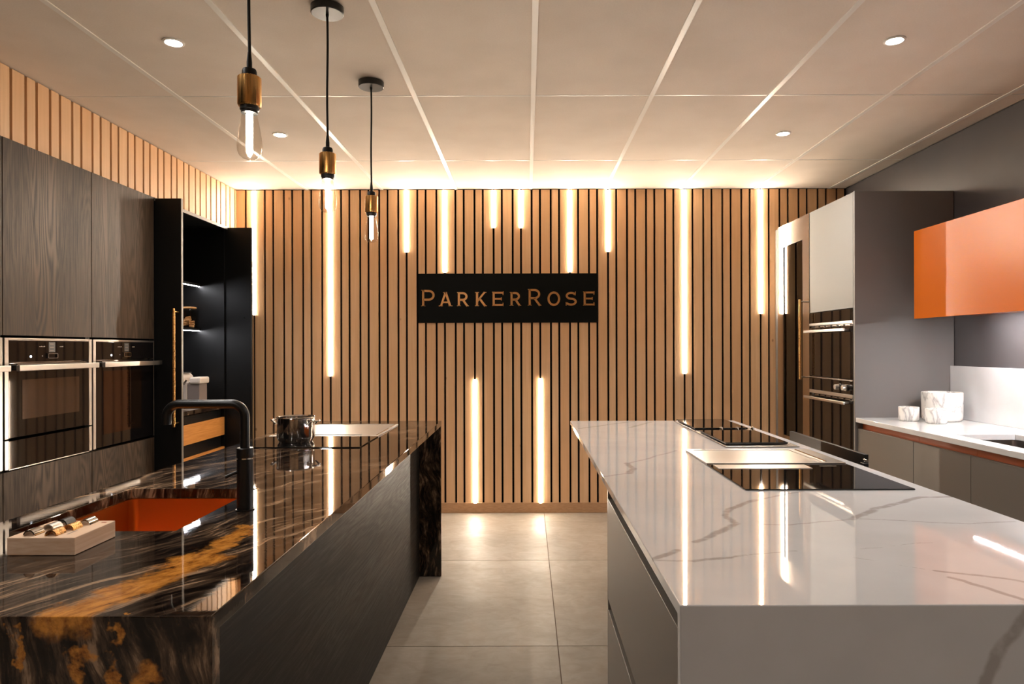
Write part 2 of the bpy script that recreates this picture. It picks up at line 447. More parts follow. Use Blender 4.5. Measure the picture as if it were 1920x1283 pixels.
def box_mesh(name, dx, dy, dz, mat, bev=0.0):
    b = B().box(-dx / 2, dx / 2, -dy / 2, dy / 2, 0, dz)
    if bev: b.bevel(bev, 1)
    me = bpy.data.meshes.new(name); b.bm.to_mesh(me); b.bm.free(); me.materials.append(MT[mat])
    return me

def arc(cx, cy, rx, ry, a0, a1, n=14):
    return [(cx + rx * math.cos(R(a0 + (a1 - a0) * i / n)), cy + ry * math.sin(R(a0 + (a1 - a0) * i / n))) for i in range(n + 1)]

# ================================================================== THE SETTING
XL, XR, YB, YF, H = -2.33, 2.57, 5.48, -2.6, 2.60

# floor with its tiles
fl = obj('floor', B().box(-2.95, 2.65, YF, 5.60, -0.06, -0.004), 'grout'); props(fl, 'beige concrete-look tiled floor', kind='structure')
TW, TD, J = 1.2, 1.225, 0.004
tile_me = box_mesh('floor_tile', TW - J, TD - J, 0.006, 'floor_tile')
for i in range(-3, 3):
    for j in range(7):
        x0 = 0.134 + i * TW; y1 = 5.48 - j * TD
        if y1 - TD < YF - 0.9: continue
        x1 = x0 + TW; xa, xb = max(x0, -2.9), min(x1, 2.57); ya = max(y1 - TD, YF)
        if xb - xa < 0.1: continue
        if xb - xa > TW - 0.01 and y1 - ya > TD - 0.01: me = tile_me
        else: me = box_mesh('floor_tile_cut', xb - xa - J, y1 - ya - J, 0.006, 'floor_tile')
        inst('tile', me, ((xa + xb) / 2, (ya + y1) / 2, -0.006), fl)

# ceiling with its tiles and bars
ce = obj('ceiling', B().box(-2.95, 2.65, YF, 5.60, 2.62, 2.70), 'white_trim', org=(0, 2, 2.60)); props(ce, 'suspended ceiling of pale mineral tiles', kind='structure')
cx = [-2.90, -2.365, -1.765, -1.165, -0.565, 0.035, 0.635, 1.235, 1.835, 2.435, 2.57]
cy = [5.498, 4.653, 3.460, 2.265, 1.070, -0.125, -1.32, YF]
BW = 0.024
ctile = {}
for a, b_ in zip(cx[:-1], cx[1:]):
    for q, p in zip(cy[:-1], cy[1:]):
        key = (round(b_ - a, 3), round(q - p, 3))
        if key not in ctile: ctile[key] = box_mesh('ceiling_tile', key[0] - BW + 0.01, key[1] - 0.018, 0.018, 'ceil_tile')
        inst('tile', ctile[key], ((a + b_) / 2, (p + q) / 2, H + 0.002), ce)
lm = box_mesh('ceiling_bar_long', BW, 5.498 - YF, 0.006, 'white_trim')
for x in cx[1:-1]: inst('grid_bar', lm, (x, (5.498 + YF) / 2, H - 0.002), ce)
for y in cy[1:-1]:
    for a, b_ in zip(cx[:-1], cx[1:]):
        L = b_ - a - BW - 0.001
        inst('grid_bar', box_mesh('ceiling_bar_cross', L, 0.011, 0.006, 'white_trim'), ((a + b_) / 2, y + 0.0015, H + 0.002), ce)

# back wall: black backing and birch slats
wb = obj('wall_back', B().box(-2.95, 2.65, 5.498, 5.60, 0, 2.62), 'black_felt'); props(wb, 'back wall of vertical birch slats over black backing', kind='structure')
bb = obj('baseboard_back', B().box(-2.33, 2.57, 5.478, 5.498, 0, 0.0815).bevel(0.002), 'plinth_wood'); props(bb, 'birch plinth board under the slat wall', kind='structure')
NW, WW, GP = 0.0505, 0.0702, 0.0162
PER = NW + WW + 2 * GP
SX0, SX1, SZ0, SZ1 = -0.868, 0.568, 1.528, 1.922
slat_cache = {}
def slat(parent, wdt, length, loc, axis):
    k = (round(wdt, 4), round(length, 3), axis)
    if k not in slat_cache:
        d = (wdt, 0.018) if axis == 'x' else (0.018, wdt)
        slat_cache[k] = box_mesh('slat', d[0], d[1], length, 'slat')
    return inst('slat', slat_cache[k], loc, parent)
GAPS = []
k = -11
while True:
    s = -0.8697 + k * PER; k += 1
    if s > XR: break
    for off, wd in ((0, NW), (NW + GP, WW)):
        a, b_ = max(s + off, XL), min(s + off + wd, XR)
        GAPS.append(s + off + wd + GP / 2)
        if b_ - a < 0.008: continue
        spans = [(0.0815, H - 0.004)]
        if a > SX0 - 0.03 and b_ < SX1 + 0.03: spans = [(0.0815, SZ0), (SZ1, H - 0.004)]
        for z0, z1 in spans: slat(wb, b_ - a, z1 - z0, ((a + b_) / 2, YB + 0.009, z0), 'x')

# left wall: plain wall behind the cabinets, slatted bulkhead flush above them
wl = obj('wall_left', B().box(-2.95, -2.90, YF, 5.498, 0, 2.60).box(-2.90, -2.348, 2.0, 5.498, 2.268, 2.598), 'black_felt'); props(wl, 'left wall with birch slats above the tall cabinets', kind='structure')
f2 = 1.062
y = 3.086 + (GP / 2) * f2 - 7 * PER * f2
while y < 5.47:
    for off, wd in ((0, WW), (WW + GP, NW)):
        a = y + off * f2; b_ = min(a + wd * f2, 5.478)
        if b_ - a > 0.01 and a > 2.0: slat(wl, b_ - a, 2.596 - 2.268, (XL - 0.009, (a + b_) / 2, 2.268), 'y')
    y += PER * f2
wr = obj('wall_right', B().box(2.57, 2.65, YF, 5.498, 0, 2.60), 'grey_wall'); props(wr, 'dark grey painted right wall', kind='structure')
wf = obj('wall_front', B().box(-2.95, 2.65, YF - 0.1, YF, 0, 2.70), 'rear_wall'); props(wf, 'plain wall behind the camera', kind='structure')
t1 = obj('trim_1', B().box(-2.90, -2.305, 5.29, 5.476, 0.0, 2.262), 'black'); props(t1, 'black filler panel between pantry and slat wall', kind='structure')
t2 = obj('trim_2', B().box(1.995, 2.565, 5.365, 5.476, 0.0, 2.262), 'grey_panel'); props(t2, 'grey filler panel between tall units and slat wall', kind='structure')

# ------------------------------------------------------------------ LED strips in the slat wall
def z_wall(py): return 1.323 - (py - 653) * 0.004281
leds = [(478, 357, 590, 'tall glowing LED strip on slat wall right beside the open black pantry door'),
        (621, 357, 705, 'longest glowing LED strip left of the sign, behind the middle pendant'),
        (763, 357, 473, 'half-length glowing LED strip hanging from ceiling just left of the sign'),
        (835, 357, 511, 'glowing LED strip running from ceiling down to left half of black sign'),
        (926.5, 357, 428, 'left of the two shortest glowing LED strips above the sign'),
        (977.5, 357, 428, 'right of the two shortest glowing LED strips above the sign'),
        (1070.5, 357, 511, 'glowing LED strip running from ceiling down to right half of black sign'),
        (1141.5, 357, 473, 'half-length glowing LED strip hanging from ceiling just right of the sign'),
        (1285.5, 357, 702, 'longest glowing LED strip right of the sign, above the pale island'),
        (1429, 357, 590, 'tall glowing LED strip on slat wall beside the glass-door tall unit'),
        (890, 712, 944, 'left of the two glowing LED strips rising from plinth below the sign'),
        (1014.5, 710, 944, 'right of the two glowing LED strips rising from plinth below the sign')]
for px, y0, y1, lab in leds:
    X = min(GAPS, key=lambda g: abs(g - (px - 988) * 0.004281))
    za, zb = z_wall(y1), min(z_wall(y0), H - 0.006)
    t = thing('led_strip', (X, YB, za), lab, 'light', 'LED strips set in the slat wall')
    obj('diffuser', B().box(X - 0.0105, X + 0.0105, YB - 0.0050, YB - 0.0005, za + 0.003, zb).bevel(0.002, 2), 'led', t)
    bx('channel', 'black_metal', t, X - 0.0075, X + 0.0075, YB - 0.0004, YB + 0.016, za, zb)
    bx('end_cap', 'white_trim', t, X - 0.0105, X + 0.0105, YB - 0.0050, YB - 0.0005, za, za + 0.0029)

# ------------------------------------------------------------------ sign with its letters
sg = thing('wall_sign', (-0.15, 5.47, SZ0), 'wide black sign with bronze lettering mounted on the slat wall', 'sign')
bx('panel', 'sign_black', sg, SX0, SX1, 5.470, 5.497, SZ0, SZ1, 0.001)
def letter(ch, zx0, zx1, zy0, zy1):
    x0, x1 = [-1.0617 + q * 0.000937 for q in (zx0, zx1)]
    z1, z0 = [2.0636 - q * 0.000937 for q in (zy0, zy1)]
    W, Hh = x1 - x0, z1 - z0
    st = 0.0165; t = st / 2; ya, yb = 5.463, 5.4705
    b = B()
    def rib(pts, wd=st, closed=False): b.ribbon([(x0 + u, z0 + v) for u, v in pts], wd, ya, yb, closed)
    def ser(u, v, half=0.0155, th=0.0055):
        rib([(u - half, v), (u + half, v)], th)
    s2 = 0.00275; i = 0.012
    if ch in 'PR':
        stem = i; top_ = Hh
        rib([(stem, 0), (stem, Hh)])
        ser(stem, s2); ser(stem - 0.002, Hh - s2, 0.0125)
        mid = Hh * (0.40 if ch == 'P' else 0.45)
        rr = (Hh - mid) / 2
        cxr = W - rr - t if ch == 'P' else W - rr - t - 0.008
        cxr = max(cxr, stem + 0.008)
        rib([(stem, Hh - t)] + [(u, v) for u, v in arc(cxr, (Hh - t + mid) / 2, min(rr, W - t - cxr), (Hh - t - mid) / 2, 90, -90)] + [(stem, mid)])
        if ch == 'R':
            rib([(stem + W * 0.36, mid), (W - 0.010, 0.0)]); ser(W - 0.010, s2, 0.012)
    elif ch == 'A':
        rib([(i + 0.002, 0), (W / 2, Hh)], st * 0.9); rib([(W - i - 0.002, 0), (W / 2, Hh)], st * 1.05)
        rib([(W * 0.25, Hh * 0.28), (W * 0.75, Hh * 0.28)], st * 0.75)
        ser(i, s2); ser(W - i, s2); ser(W / 2 - 0.004, Hh - s2, 0.016)
    elif ch == 'K':
        rib([(i, 0), (i, Hh)]); rib([(i + 0.004, Hh * 0.36), (W - 0.014, Hh)], st * 0.85); rib([(W * 0.36, Hh * 0.55), (W - 0.010, 0)])
        ser(i, s2); ser(i, Hh - s2); ser(W - 0.012, Hh - s2, 0.012); ser(W - 0.010, s2, 0.013)
    elif ch == 'E':
        rib([(i, 0), (i, Hh)]); rib([(i, Hh - t), (W, Hh - t)], st * 0.85); rib([(i, t), (W, t)], st * 0.85); rib([(i, Hh * 0.5), (W * 0.80, Hh * 0.5)], st * 0.8)
        rib([(W - 0.003, Hh + 0.002), (W - 0.005, Hh - 0.026)], 0.006); rib([(W - 0.003, -0.001), (W - 0.005, 0.026)], 0.006)
        rib([(W * 0.80, Hh * 0.5 - 0.012), (W * 0.80, Hh * 0.5 + 0.012)], 0.006)
        ser(i - 0.002, s2, 0.011); ser(i - 0.002, Hh - s2, 0.011)
    elif ch == 'O':
        rib(arc(W / 2, Hh / 2, W / 2 - t, Hh / 2 - t, 0, 360, 40)[:-1], st, True)
    elif ch == 'S':
        rx = W / 2 - t; ry = (Hh - st) / 4
        up = arc(W / 2, Hh - t - ry, rx * 0.92, ry, 25, 250, 18); lo = arc(W / 2, t + ry, rx, ry, 70, -155, 18)
        rib(up + lo)
        rib([(W - 0.010, Hh + 0.002), (W - 0.012, Hh - 0.028)], 0.006); rib([(0.006, -0.001), (0.006, 0.028)], 0.006)
    return obj('letter', b, 'sign_bronze', sg, smooth=False)
for a in (('P', 235, 345, 290, 430), ('A', 385, 493, 310, 430), ('R', 540, 635, 310, 430), ('K', 695, 788, 310, 430), ('E', 837, 935, 307, 430),
          ('R', 990, 1083, 310, 428), ('R', 1145, 1256, 285, 427), ('O', 1310, 1418, 307, 430), ('S', 1463, 1560, 310, 428), ('E', 1615, 1712, 307, 428)):
    letter(*a)

# ------------------------------------------------------------------ recessed downlights
def downlight(x, y, lab, k=1.0):
    t = thing('downlight', (x, y, H), lab, 'light', 'recessed ceiling downlights')
    obj('ring', B().lathe([(0.031, H + 0.004), (0.043, H + 0.002), (0.043, H - 0.003), (0.034, H - 0.005), (0.031, H - 0.002), (0.031, H + 0.004)], x, y, 32, cap=False), 'white_trim', t)
    obj('lamp', B().lathe([(0.028, H + 0.0015), (0.030, H - 0.001), (0.030, H - 0.002), (0.022, H - 0.0035)], x, y, 24), 'lamp_glow', t)
    ld = bpy.data.lights.new('downlight_beam', 'SPOT'); ld.energy = DOWN_W * k; ld.color = DOWN_COL; ld.spot_size = R(150); ld.spot_blend = 1.0; ld.shadow_soft_size = 0.03
    lo = bpy.data.objects.new('downlight_beam', ld); COL.objects.link(lo); lo.parent = t; lo.location = (0, 0, -0.012); ORG[lo] = ORG[t]
for x, side in ((-1.467, 'left'), (1.533, 'right')):
    near = 'above the dark island sink' if side == 'left' else 'nearest the top right corner'
    downlight(x, 2.84, 'bright recessed downlight in ceiling tile %s' % ('left of the nearest pendant' if side == 'left' else 'nearest the top right corner'))
    downlight(x, 4.07, 'bright recessed downlight in ceiling tile %s' % ('between the first two pendants, farther row' if side == 'left' else 'above the pale tall unit, farther row'))
    for y, k, lab in ((1.66, 0.6, 'just above the top picture edge'), (0.46, 0.6, 'directly beside the camera'), (-0.74, 0.7, 'behind the camera'), (-1.94, 0.8, 'farthest behind the camera')):  # out of view: both rows carried on, added for the light they give
        downlight(x, y, 'unseen recessed downlight %s, %s row' % (lab, side), k)

# ------------------------------------------------------------------ pendant lights over the dark island
def pendant(y, lab):
    x = -0.742
    t = thing('pendant_light', (x, y, H), lab, 'pendant light', 'pendant lights over the dark stone island')
    obj('canopy', B().lathe([(0.060, H - 0.002), (0.060, H - 0.026), (0.057, H - 0.029), (0.001, H - 0.029)], x, y, 40), 'black_metal', t)
    obj('cord_grip', B().lathe([(0.006, H - 0.029), (0.006, H - 0.036), (0.004, H - 0.040)], x, y, 16), 'black', t)
    pts = [(x + 0.0012 * math.sin(q * 7.0), y, H - 0.03 - q * (H - 0.03 - 2.105)) for q in [k / 20 for k in range(21)]]
    obj('cord', B().tube(pts, 0.0042, 10), 'black', t)
    obj('cap', B().lathe([(0.0045, 2.118), (0.007, 2.092), (0.007, 2.076), (0.017, 2.072), (0.019, 2.066), (0.019, 2.050), (0.001, 2.050)], x, y, 24), 'black', t)
    so = obj('socket', B().lathe([(0.018, 2.0515), (0.028, 2.0515), (0.0305, 2.049), (0.0305, 1.977), (0.028, 1.972), (0.020, 1.972)], x, y, 40), 'brass', t)
    obj('socket_rim', B().lathe([(0.0245, 1.974), (0.0245, 1.963), (0.0215, 1.960), (0.0215, 1.954), (0.001, 1.954)], x, y, 32), 'black_metal', so)
    prof = [(0.0195, 1.957), (0.0200, 1.948), (0.0225, 1.935), (0.0268, 1.912), (0.0308, 1.888), (0.0325, 1.868), (0.0312, 1.853), (0.0265, 1.841), (0.0180, 1.834), (0.008, 1.831), (0.0005, 1.8305)]
    bu = obj('bulb', B().lathe(prof, x, y, 36, cap=False), 'bulb_glass', t)
    obj('light_rod', B().lathe([(0.001, 1.952), (0.0085, 1.951), (0.0085, 1.850), (0.006, 1.846), (0.001, 1.845)], x, y, 20), 'bulb_rod', bu)
pendant(1.83, 'brass pendant light nearest the camera, hanging over the stone sink end')
pendant(2.548, 'middle one of the three brass pendant lights on black cords')
pendant(3.266, 'brass pendant light farthest from camera, hanging lowest in the picture')

# ================================================================== LEFT: TALL CABINETS
XF = -2.30
def carcass(t, x0, x1, y0, y1, z0, z1, mat, back_x, th=0.018, parts=('side', 'top', 'bottom', 'back')):
    e = 0.0008
    bx('side_panel', mat, t, x0, x1, y0 + e, y0 + th, z0, z1); bx('side_panel', mat, t, x0, x1, y1 - th, y1 - e, z0, z1)
    bx('top_panel', mat, t, x0, x1, y0 + th, y1 - th, z1 - th, z1); bx('bottom_panel', mat, t, x0, x1, y0 + th, y1 - th, z0, z0 + th)
    if back_x < (x0 + x1) / 2: bx('back_panel', mat, t, x0, x0 + 0.01, y0 + th, y1 - th, z0 + th, z1 - th)
    else: bx('back_panel', mat, t, x1 - 0.01, x1, y0 + th, y1 - th, z0 + th, z1 - th)

def tall_left(y0, y1, lab, zo):
    t = thing('tall_oven_cabinet', (-2.58, (y0 + y1) / 2, 0), lab, 'cabinet', 'tall dark oak oven cabinets')
    carcass(t, -2.86, XF - 0.0235, y0, y1, 0.10, 2.262, 'black', -9)
    g = 0.0022
    bx('door', 'oak_dark', t, XF - 0.02, XF, y0 + g, y1 - g, 1.386, 2.260, 0.0012)
    bx('drawer_front', 'oak_dark', t, XF - 0.02, XF, y0 + g, y1 - g, 0.445, zo - 0.006, 0.0012)
    bx('drawer_front', 'oak_dark', t, XF - 0.02, XF, y0 + g, y1 - g, 0.104, 0.441, 0.0012)
    bx('shelf', 'black', t, -2.84, XF - 0.03, y0 + 0.02, y1 - 0.02, zo - 0.022, zo - 0.006)
    bx('plinth', 'black', t, -2.84, XF - 0.06, y0, y1, 0.0, 0.099)
tall_left(2.392, 2.995, 'tall dark oak cabinet at the left picture edge, only its steel-trimmed edge showing', 0.785)
tall_left(2.995, 3.608, 'tall dark oak cabinet housing the compact oven with warming drawer', 0.785)
tall_left(3.608, 4.212, 'tall dark oak cabinet housing the full-height oven next to black pantry', 0.785)

def left_oven(name, y0, y1, z0, z1, lab, win, win_mat, big):
    """oven facing +x between y0..y1"""
    t = thing(name, (XF, (y0 + y1) / 2, z0), lab, 'oven', 'ovens built into the dark oak wall')
    e = 0.003
    bx('body', 'steel_dark', t, XF - 0.50, XF - 0.022, y0 + 0.03, y1 - 0.03, z0 + 0.004, z1 - 0.004)
    bx('side_trim', 'steel', t, XF - 0.022, XF + 0.004, y0 + e, y0 + 0.026, z0 + e, z1 - e, 0.001)
    bx('side_trim', 'steel', t, XF - 0.022, XF + 0.004, y1 - (0.012 if big else 0.026), y1 - e, z0 + e, z1 - e, 0.001)
    ya, yb = y0 + 0.027, y1 - (0.013 if big else 0.027)
    bx('top_trim', 'steel', t, XF - 0.022, XF + 0.004, ya, yb, z1 - 0.014, z1 - e, 0.001)
    cp = bx('control_panel', 'oven_glass', t, XF - 0.022, XF + 0.003, ya, yb, z1 - 0.112, z1 - 0.015, 0.001)
    dr = bx('door', 'oven_glass', t, XF - 0.022, XF + 0.003, ya, yb, z0 + 0.006, z1 - 0.117, 0.001)
    wy0, wy1, wz0, wz1 = win
    bx('window', win_mat, dr, XF + 0.003, XF + 0.0042, wy0, wy1, wz0, wz1)
    bx('door_trim', 'steel_dark', dr, XF + 0.0, XF + 0.0045, ya + 0.05, yb - 0.02, z1 - 0.124, z1 - 0.119)
    hz = z1 - 0.138
    h = bx('handle', 'steel', dr, XF + 0.040, XF + 0.056, ya - 0.004, yb + 0.006, hz - 0.013, hz + 0.013, 0.002)
    for yy in (ya + 0.03, yb - 0.045): bx('handle_post', 'steel_dark', h, XF + 0.003, XF + 0.040, yy, yy + 0.016, hz - 0.009, hz + 0.009, 0.001)
    # control markings
    ym = (ya + yb) / 2
    bx('display', 'print_grey', cp, XF + 0.003, XF + 0.0036, ym - 0.022, ym + 0.022, z1 - 0.068, z1 - 0.020)
    for q in (0.028, 0.044, 0.060): bx('print', 'print', cp, XF + 0.0036, XF + 0.0040, ym - 0.014, ym + 0.012, z1 - q - 0.002, z1 - q)
    b = B(); zc = z1 - 0.086
    for (p0, p1, q0, q1) in ((-0.034, 0.034, 0.010, 0.012), (-0.034, 0.034, -0.012, -0.010), (-0.034, -0.031, -0.012, 0.012), (0.031, 0.034, -0.012, 0.012)):
        b.box(XF + 0.003, XF + 0.010, ym + p0, ym + p1, zc + q0, zc + q1)
    obj('dial_frame', b, 'chrome' if big else 'steel_dark', cp)
    obj('indicator', B().cyl((XF + 0.002, ya + 0.135, z1 - 0.088), (XF + 0.0045, ya + 0.135, z1 - 0.088), 0.0055, seg=12), 'dot', cp)
    obj('indicator', B().cyl((XF + 0.002, ym - 0.066, z1 - 0.086), (XF + 0.0042, ym - 0.066, z1 - 0.086), 0.0028, seg=10), 'print', cp)
    for yy, ln in ((ym - 0.085, 0.04), (ym + 0.055, 0.026)):
        for k2 in range(4): bx('print', 'print', cp, XF + 0.003, XF + 0.0034, yy + k2 * ln / 4, yy + k2 * ln / 4 + ln / 6, z1 - 0.044, z1 - 0.040 + 0.0015 * (k2 % 2))
    return t
left_oven('compact_oven', 2.998, 3.605, 0.922, 1.378, 'compact black glass oven with steel handle above the warming drawer', (3.105, 3.50, 1.005, 1.185), 'window_glass', False)
left_oven('oven', 3.611, 4.209, 0.788, 1.378, 'full-height black glass oven with brown-tinted window next to black pantry', (3.70, 4.065, 0.86, 1.205), 'window_glass_b', True)
left_oven('oven', 2.395, 2.992, 0.788, 1.378, 'oven at the left picture edge, only its steel trim visible', (2.47, 2.85, 0.86, 1.205), 'window_glass_b', False)
wd = thing('warming_drawer', (XF, 3.30, 0.788), 'black glass warming drawer fitted below the compact oven', 'drawer')
bx('body', 'steel_dark', wd, XF - 0.50, XF - 0.022, 3.03, 3.575, 0.792, 0.914)
bx('front', 'oven_glass', wd, XF - 0.022, XF + 0.003, 3.025, 3.578, 0.790, 0.915, 0.001)
bx('side_trim', 'steel', wd, XF - 0.022, XF + 0.004, 3.001, 3.024, 0.790, 0.918, 0.001)
bx('side_trim', 'steel', wd, XF - 0.022, XF + 0.004, 3.579, 3.602, 0.790, 0.918, 0.001)
bx('bottom_trim', 'steel', wd, XF - 0.010, XF + 0.004, 3.025, 3.578, 0.786, 0.7895)

# ---------------------------------------------------------------- pantry with pocket doors
PY0, PY1 = 4.213, 5.288
pn = thing('pantry_cabinet', (-2.58, 4.75, 0), 'open black pantry cupboard with lit shelves, brass handle and oak drawers', 'cabinet')
bx('side_panel', 'black', pn, -2.86, XF - 0.004, PY0, PY0 + 0.010, 0.10, 2.262)
bx('side_panel', 'black', pn, -2.86, XF - 0.004, 5.272, PY1, 0.10, 2.262)
inner = PY0 + 0.036
bx('side_panel', 'black', pn, -2.86, XF - 0.02, inner, inner + 0.016, 0.10, 2.262)
bx('side_panel', 'black', pn, -2.86, XF - 0.02, 5.232, 5.248, 0.10, 2.262)
bx('top_panel', 'black', pn, -2.86, XF - 0.004, PY0 + 0.011, 5.271, 2.240, 2.2615)
bx('top_edging', 'edge_pale', pn, XF - 0.004, XF + 0.001, PY0 + 0.011, 5.248, 2.240, 2.2615)
bx('back_panel', 'black', pn, -2.87, -2.861, PY0, PY1, 0.10, 2.262)
bx('plinth', 'black', pn, -2.84, XF - 0.06, PY0, PY1, 0.0, 0.099)
bx('worktop', 'granite', pn, -2.86, XF - 0.012, inner + 0.0165, 5.2315, 0.870, 0.900, 0.002)
YA, YBB = inner + 0.0165, 5.2315
for z0, z1 in ((0.668, 0.803), (0.440, 0.578), (0.215, 0.35)):
    bx('drawer_front', 'oak_warm', pn, -2.337, XF - 0.017, YA + 0.004, YBB - 0.004, z0, z1, 0.0015)
bx('drawer_box', 'black', pn, -2.84, -2.345, YA + 0.004, YBB - 0.004, 0.12, 0.86)
for zs in (1.798, 1.459):
    sh = bx('shelf', 'black', pn, -2.86, -2.495, YA, YBB, zs + 0.004, zs + 0.022)
    bx('shelf_light', 'led_shelf', sh, -2.516, -2.506, YA + 0.01, YBB - 0.004, zs + 0.0005, zs + 0.0038)
d1 = bx('door', 'black', pn, -2.80, -2.140, PY0 + 0.0125, PY0 + 0.0335, 0.104, 2.256, 0.001)
bx('door_edging', 'edge_pale', d1, -2.1398, -2.1375, PY0 + 0.0125, PY0 + 0.0335, 0.104, 2.256)
hy = PY0 + 0.0125 - 0.055
hd = obj('handle', B().tube([(-2.158, hy, 0.862), (-2.158, hy, 1.545)], 0.0085, 16), 'brass_handle', d1)
for zz in (0.848, 1.545): obj('handle_end', B().lathe([(0.006, zz - 0.002), (0.0072, zz), (0.0072, zz + 0.022), (0.006, zz + 0.026)], -2.158, hy, 14), 'brass', hd)
for zz in (0.868, 1.552):
    obj('handle_post', B().cyl((-2.158, hy + 0.006, zz), (-2.158, PY0 + 0.0125, zz), 0.0045, seg=12), 'brass', hd)
d2 = bx('door', 'black', pn, -2.80, -2.118, 5.2505, 5.2705, 0.104, 2.256, 0.001)
obj('screw_cap', B().cyl((-2.172, 5.2490, 1.560), (-2.172, 5.2505, 1.560), 0.0045, seg=10), 'chrome', d2)

# jars and coffee machine in the pantry
def jar(x, y, h, lab):
    t = thing('cookie_jar', (x, y, 1.481), lab, 'jar', 'glass jars on the pantry shelf')
    w2 = 0.046
    g = obj('glass', B().box(x - w2, x + w2, y - w2, y + w2, 1.4815, 1.4815 + h).bevel(0.012, 3), 'jar_glass', t)
    obj('lid', B().box(x - w2, x + w2, y - w2, y + w2, 1.482 + h, 1.496 + h).bevel(0.004, 2), 'lid_wood', t)
    rnd = random.Random(int(h * 1000))
    for q in range(14):
        px, py, pz = x + rnd.uniform(-0.026, 0.026), y + rnd.uniform(-0.026, 0.026), 1.499 + 0.0045 * q
        m = B().cyl((px - 0.016, py, pz), (px + 0.016, py + rnd.uniform(-.008, .008), pz + rnd.uniform(-0.006, 0.012)), 0.009, seg=8)
        obj('cookie', m, 'cookie', t)
jar(-2.560, 5.155, 0.145, 'square glass jar of cookies with wooden lid on pantry shelf, the fully visible one')
jar(-2.668, 5.10, 0.150, 'second glass jar on pantry shelf, mostly hidden behind the black door')
cm = thing('coffee_machine', (-2.47, 5.03, 0.90), 'cream coffee machine with smoky water tank on pantry worktop', 'coffee machine')
bx('base', 'cream', cm, -2.66, -2.38, 4.96, 5.10, 0.9005, 0.925, 0.006)
bx('drip_tray', 'steel', cm, -2.42, -2.345, 4.98, 5.08, 0.9005, 0.912, 0.002)
bx('body', 'cream', cm, -2.66, -2.475, 4.965, 5.095, 0.926, 1.085, 0.008)
bx('water_tank', 'water_tank', cm, -2.474, -2.385, 4.97, 5.09, 0.926, 1.068, 0.004)
bx('head', 'cream', cm, -2.455, -2.372, 4.955, 5.105, 1.069, 1.118, 0.012)
obj('barrel', B().cyl((-2.535, 4.955, 1.105), (-2.535, 5.105, 1.105), 0.042, seg=28).bevel(0.004), 'cream', cm)
obj('lever', B().tube([(-2.468, 4.948, 1.098), (-2.482, 4.945, 1.075), (-2.488, 4.944, 1.066)], 0.007, 10), 'chrome', cm)
bx('cup_rest', 'steel', cm, -2.56, -2.49, 4.99, 5.07, 1.146, 1.153, 0.002)

# ================================================================== LEFT ISLAND (dark stone)
lb = thing('kitchen_island', (-0.95, 2.5, 0), 'dark oak base of the left island beneath the streaked stone worktop', 'cabinet')
bx('side_panel', 'oak_side', lb, -0.645, -0.625, 1.112, 3.953, 0.004, 0.8695)
bx('end_panel', 'black', lb, -1.25, -0.646, 1.112, 1.130, 0.05, 0.8695)
bx('end_panel', 'black', lb, -1.25, -0.646, 3.935, 3.953, 0.05, 0.8695)
bx('bottom_panel', 'black', lb, -1.25, -0.646, 1.131, 3.934, 0.08, 0.10)
for j in range(4):
    ya = 1.115 + j * 0.7095
    for z0, z1 in ((0.102, 0.45), (0.455, 0.84)): bx('drawer_front', 'oak_dark', lb, -1.271, -1.251, ya + 0.002, ya + 0.7075, z0, z1, 0.001)
bx('plinth', 'black', lb, -1.22, -1.20, 1.131, 3.934, 0.0, 0.079)
SKX0, SKX1, SKY0, SKY1 = -1.20, -0.82, 1.588, 2.069
xs, ys = [-1.29, SKX0, SKX1, -0.50], [1.08, 1.110, SKY0, SKY1, 3.955, 3.985]
sol = {(i, j, 1) for i in range(3) for j in range(5)} - {(1, 2, 1)} | {(i, j, 0) for i in range(3) for j in (0, 4)}
lw = obj('stone_worktop', B().grid3(xs, ys, [0.001, 0.870, 0.900], sol).bevel(0.0022, 2), 'granite', org=(-0.90, 2.53, 0)); props(lw, 'dark brown streaked stone worktop with golden band and waterfall ends', 'worktop')

def sink(name, x0, x1, y0, y1, zt, depth, mat, lab, hidden=False):
    t = thing(name, ((x0 + x1) / 2, (y0 + y1) / 2, zt - depth), lab, 'sink')
    b = B(); bm = b.bm; r = 0.022; n = 6
    def ring(e, z, rr):
        pts = []
        for (cx_, cy_, a0) in ((x1 + e - rr, y1 + e - rr, 0), (x0 - e + rr, y1 + e - rr, 90), (x0 - e + rr, y0 - e + rr, 180), (x1 + e - rr, y0 - e + rr, 270)):
            for k in range(n + 1):
                a = R(a0 + 90 * k / n); pts.append(bm.verts.new((cx_ + rr * math.cos(a), cy_ + rr * math.sin(a), z)))
        return pts
    rings = [ring(0.012, zt, r), ring(-0.001, zt, r), ring(-0.002, zt - depth + 0.02, r), ring(-0.008, zt - depth + 0.006, r), ring(-0.022, zt - depth, 0.012)]
    outer = [ring(0.012, zt - 0.002, r), ring(0.004, zt - 0.003, r), ring(0.004, zt - depth - 0.004, r)]
    allr = [outer[2], outer[1], outer[0]] + rings
    for a, c in zip(allr[:-1], allr[1:]):
        for k in range(len(a)): bm.faces.new([a[k], a[(k + 1) % len(a)], c[(k + 1) % len(a)], c[k]])
    bm.faces.new(rings[-1]); bm.faces.new(outer[2][::-1])
    bmesh.ops.recalc_face_normals(bm, faces=bm.faces)
    obj('basin', b, mat, t)
    xm, ym = (x0 + x1) / 2, (y0 + y1) / 2
    obj('drain', B().lathe([(0.001, zt - depth + 0.003), (0.040, zt - depth + 0.003), (0.044, zt - depth + 0.0005)], xm, ym, 28), 'steel', t)
    return t
sink('copper_sink', SKX0, SKX1, SKY0, SKY1, 0.8695, 0.19, 'copper', 'undermount copper sink set in the dark stone island')

